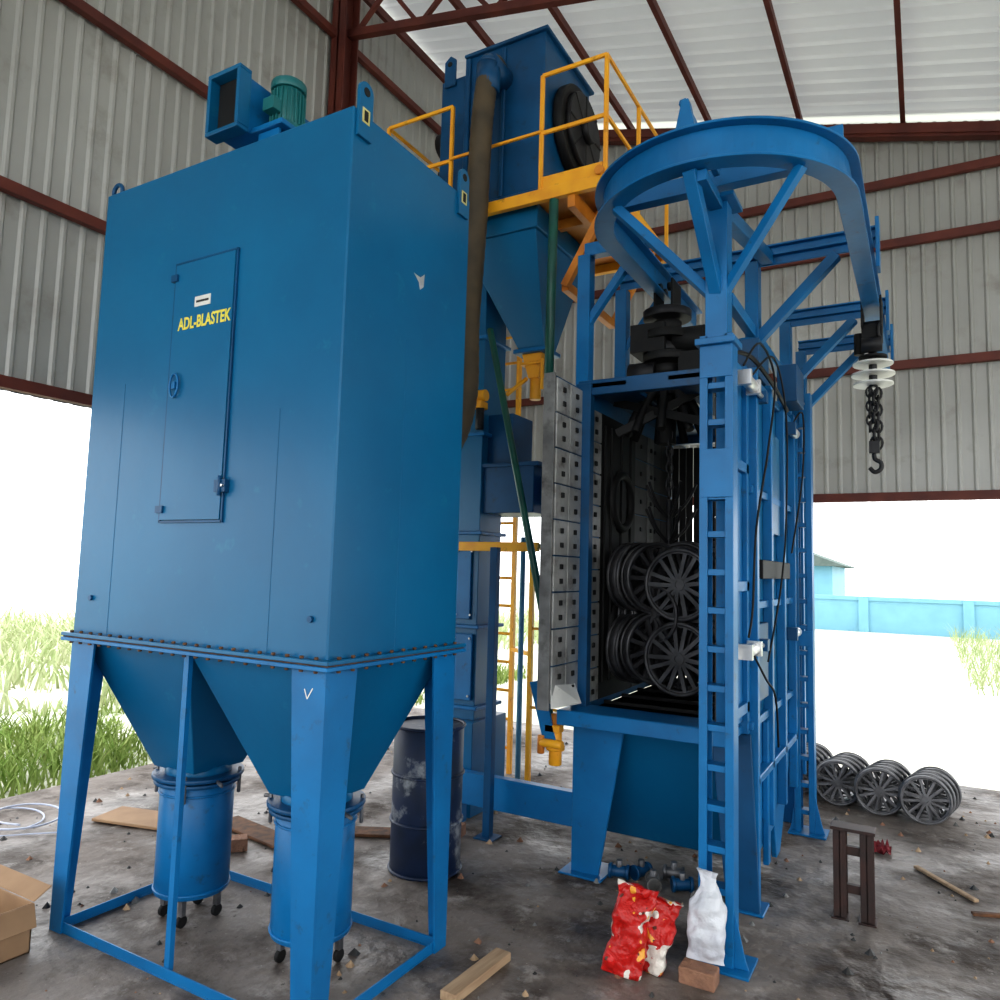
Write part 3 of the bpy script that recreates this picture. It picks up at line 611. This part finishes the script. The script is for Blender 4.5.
def pouch(g,c,size,rot,m,seed,neck=False,amp=.035):
    NU,NV=40,32;v=[];M=Matrix.Rotation(rot[2],3,'Z')@Matrix.Rotation(rot[0],3,'X')@Matrix.Rotation(rot[1],3,'Y')
    for j in range(NV+1):
        t=j/NV;zz=t
        if neck:
            wid=1.0 if t<.62 else max(.30,1-(t-.62)*2.6) if t<.86 else .36+(t-.86)*1.8
            th=math.sin(min(1,t*1.6+.15)*math.pi/2)*(1 if t<.62 else max(.25,1-(t-.62)*2.6))
        else:
            wid=1-.12*math.sin(t*math.pi);th=math.sin(min(.98,t+.03)*math.pi)**.55
        if j==0:th*=.35 if not neck else .9
        for i in range(NU):
            a=2*math.pi*i/NU;cx=math.copysign(abs(math.cos(a))**.6,math.cos(a));sy=math.copysign(abs(math.sin(a))**.8,math.sin(a))
            p=Vector((cx*wid*size[0]/2,sy*th*size[1]/2,zz*size[2]))
            nn=noise.noise(Vector((p.x*13+seed,p.y*9,p.z*11)))+.6*noise.noise(Vector((p.x*34+seed,p.y*20,p.z*28)))
            p+=Vector((cx*.4,sy,.2))*nn*amp*(.4 if j==0 else 1)
            p=M@p+Vector(c);p.z=max(p.z,c[2]+.001);v.append(p)
    f=[(j*NU+i,j*NU+(i+1)%NU,(j+1)*NU+(i+1)%NU,(j+1)*NU+i) for j in range(NV) for i in range(NU)]
    g.add(v,f,m,True);g.add([v[i] for i in range(NU)],[tuple(range(NU-1,-1,-1))],m);g.add([v[NV*NU+i] for i in range(NU)],[tuple(range(NU))],m)
g=G("plastic_bag",0)
pouch(g,(-1.125,3.06,.0),(.17,.10,.36),(-.10,.18,.25),BAG,3,amp=.045)
pouch(g,(-1.055,3.15,.0),(.14,.09,.30),(-.1,.30,.35),BAG,11,amp=.045)
g.done()
g=G("brick",.004);g.box(-.91,-.765,3.14,3.23,.0,.065,BRICK);g.done()
g=G("white_sack",0);pouch(g,(-.825,3.235,.066),(.155,.10,.35),(-.1,.02,.1),SACK,5,neck=True,amp=.03);g.done()
def rotbox(name,c,size,rz,m,rx=0,bev=.003):
    g=G(name,bev);sx,sy,sz=[s/2 for s in size];g.box(-sx,sx,-sy,sy,-sz,sz,m);o=g.done();o.location=c;o.rotation_euler=(rx,0,rz);return o
rotbox("wood_plank",(-1.61,2.72,.018),(.075,.40,.036),-.05,WOOD)
g=G("cardboard_box",.002)
bx0,bx1,by0,by1,h=-3.78,-3.29,1.55,1.88,.20
for a in((bx0,bx1,by0,by0+.008),(bx0,bx1,by1-.008,by1),(bx0,bx0+.008,by0,by1),(bx1-.008,bx1,by0,by1)):g.box(*a,0,h,CARD)
g.box(bx0,bx1,by0,by1,0,.008,CARD)
g.prism([(bx0,by1,h),(bx1,by1,h),(bx1,by1+.07,h+.04),(bx0,by1+.07,h+.04)],(0,0,.006),CARD)
g.prism([(bx1,by0,h),(bx1,by1,h),(bx1+.03,by1,h-.09),(bx1+.03,by0,h-.09)],(0.006,0,0),CARD)
g.done()
rotbox("loose_board",(-4.25,3.15,.016),(.75,.26,.018),.25,CARD)
rotbox("loose_board.001",(-3.55,3.35,.016),(.7,.16,.018),-.15,RUST)
rotbox("loose_board.002",(-3.0,3.75,.016),(.6,.14,.018),.5,RUST)
for i,(x,y,r) in enumerate(((-3.68,3.02,.3),(-3.5,3.10,.9),(-2.60,4.02,.2),(-2.55,3.86,.6),(-4.75,3.7,.3))):rotbox("brick.%03d"%(i+1),(x,y,.036),(.17,.09,.07),r,BRICK)
rotbox("wood_offcut",(.05,4.9,.012),(.45,.03,.016),-.9,WOOD);rotbox("wood_offcut.001",(.30,4.6,.012),(.3,.03,.016),.4,RUST)
g=G("coiled_hose",0)
pts=[]
for i in range(22):
    a=i*.55;pts.append((-5.02+.26*math.cos(a)+i*.004,2.62+.20*math.sin(a)+.008*i,.012+.0008*i))
g.tube(pts,.006,HOSEW,n=6);g.tube([(-5.0,2.35,.01),(-4.8,2.45,.01),(-4.65,2.6,.01),(-4.5,2.75,.01)],.005,HOSEW,n=6);g.done()
g=G("pipe_fittings_pile",.002)
for (x,y,r) in((-1.48,3.98,.2),(-1.38,4.05,1.1),(-1.28,3.95,2.0),(-1.14,4.0,.5),(-1.02,3.92,1.5),(-1.22,4.12,.2)):
    d=Vector((math.cos(r),math.sin(r),0))*.055;c=Vector((x,y,.04))
    m=random.choice([LINERM,BLUED,IRON2,BLUED]);g.cyl(c-d,c+d,.030,m,n=16);g.cyl(c-d,c-d*.7,.039,m,n=16);g.cyl(c+d*.7,c+d,.039,m,n=16);g.cyl(c,c+Vector((0,0,.06)),.018,IRON2,n=10)
g.done()
g=G("red_rag",0)
v=[];N=14
for i in range(N):
    for j in range(N):
        x=i/(N-1)-.5;y=j/(N-1)-.5;v.append((-.30+x*.16,5.25+y*.16,.012+abs(noise.noise(Vector((i*.6,j*.6,1))))*.07))
g.add(v,[(i*N+j,(i+1)*N+j,(i+1)*N+j+1,i*N+j+1) for i in range(N-1) for j in range(N-1)],mat("red_cloth",(.25,.02,.03),rough=.8),True);g.done()
# ------------------------------------------------------------------ world / light
w=bpy.data.worlds.new("overcast");scene.world=w;w.use_nodes=True
nt=w.node_tree;bg=nt.nodes["Background"];bg.inputs[0].default_value=(.96,.98,1,1);bg.inputs[1].default_value=2.9
su=bpy.data.lights.new("sun","SUN");su.energy=2.5;su.angle=math.radians(20);so=bpy.data.objects.new("sun",su);COL.objects.link(so)
so.rotation_euler=(math.radians(-18),math.radians(8),0)
scene.view_settings.view_transform='Standard'
try: scene.view_settings.look='Medium High Contrast'
except Exception as e: print(e)
# ------------------------------------------------------------------ camera
yaw,pit,rol=math.radians(29.91),math.radians(5.35),math.radians(1.59)
F=Vector((-math.sin(yaw)*math.cos(pit),math.cos(yaw)*math.cos(pit),math.sin(pit)));r0=Vector((math.cos(yaw),math.sin(yaw),0));u0=r0.cross(F)
R=math.cos(rol)*r0+math.sin(rol)*u0;U=-math.sin(rol)*r0+math.cos(rol)*u0
cam=bpy.data.cameras.new("camera");co=bpy.data.objects.new("camera",cam);COL.objects.link(co)
M=Matrix((R,U,-F)).transposed().to_4x4();M.translation=(0,0,1.65);co.matrix_world=M
cam.sensor_width=36;cam.lens=26.68;cam.clip_end=500
scene.camera=co
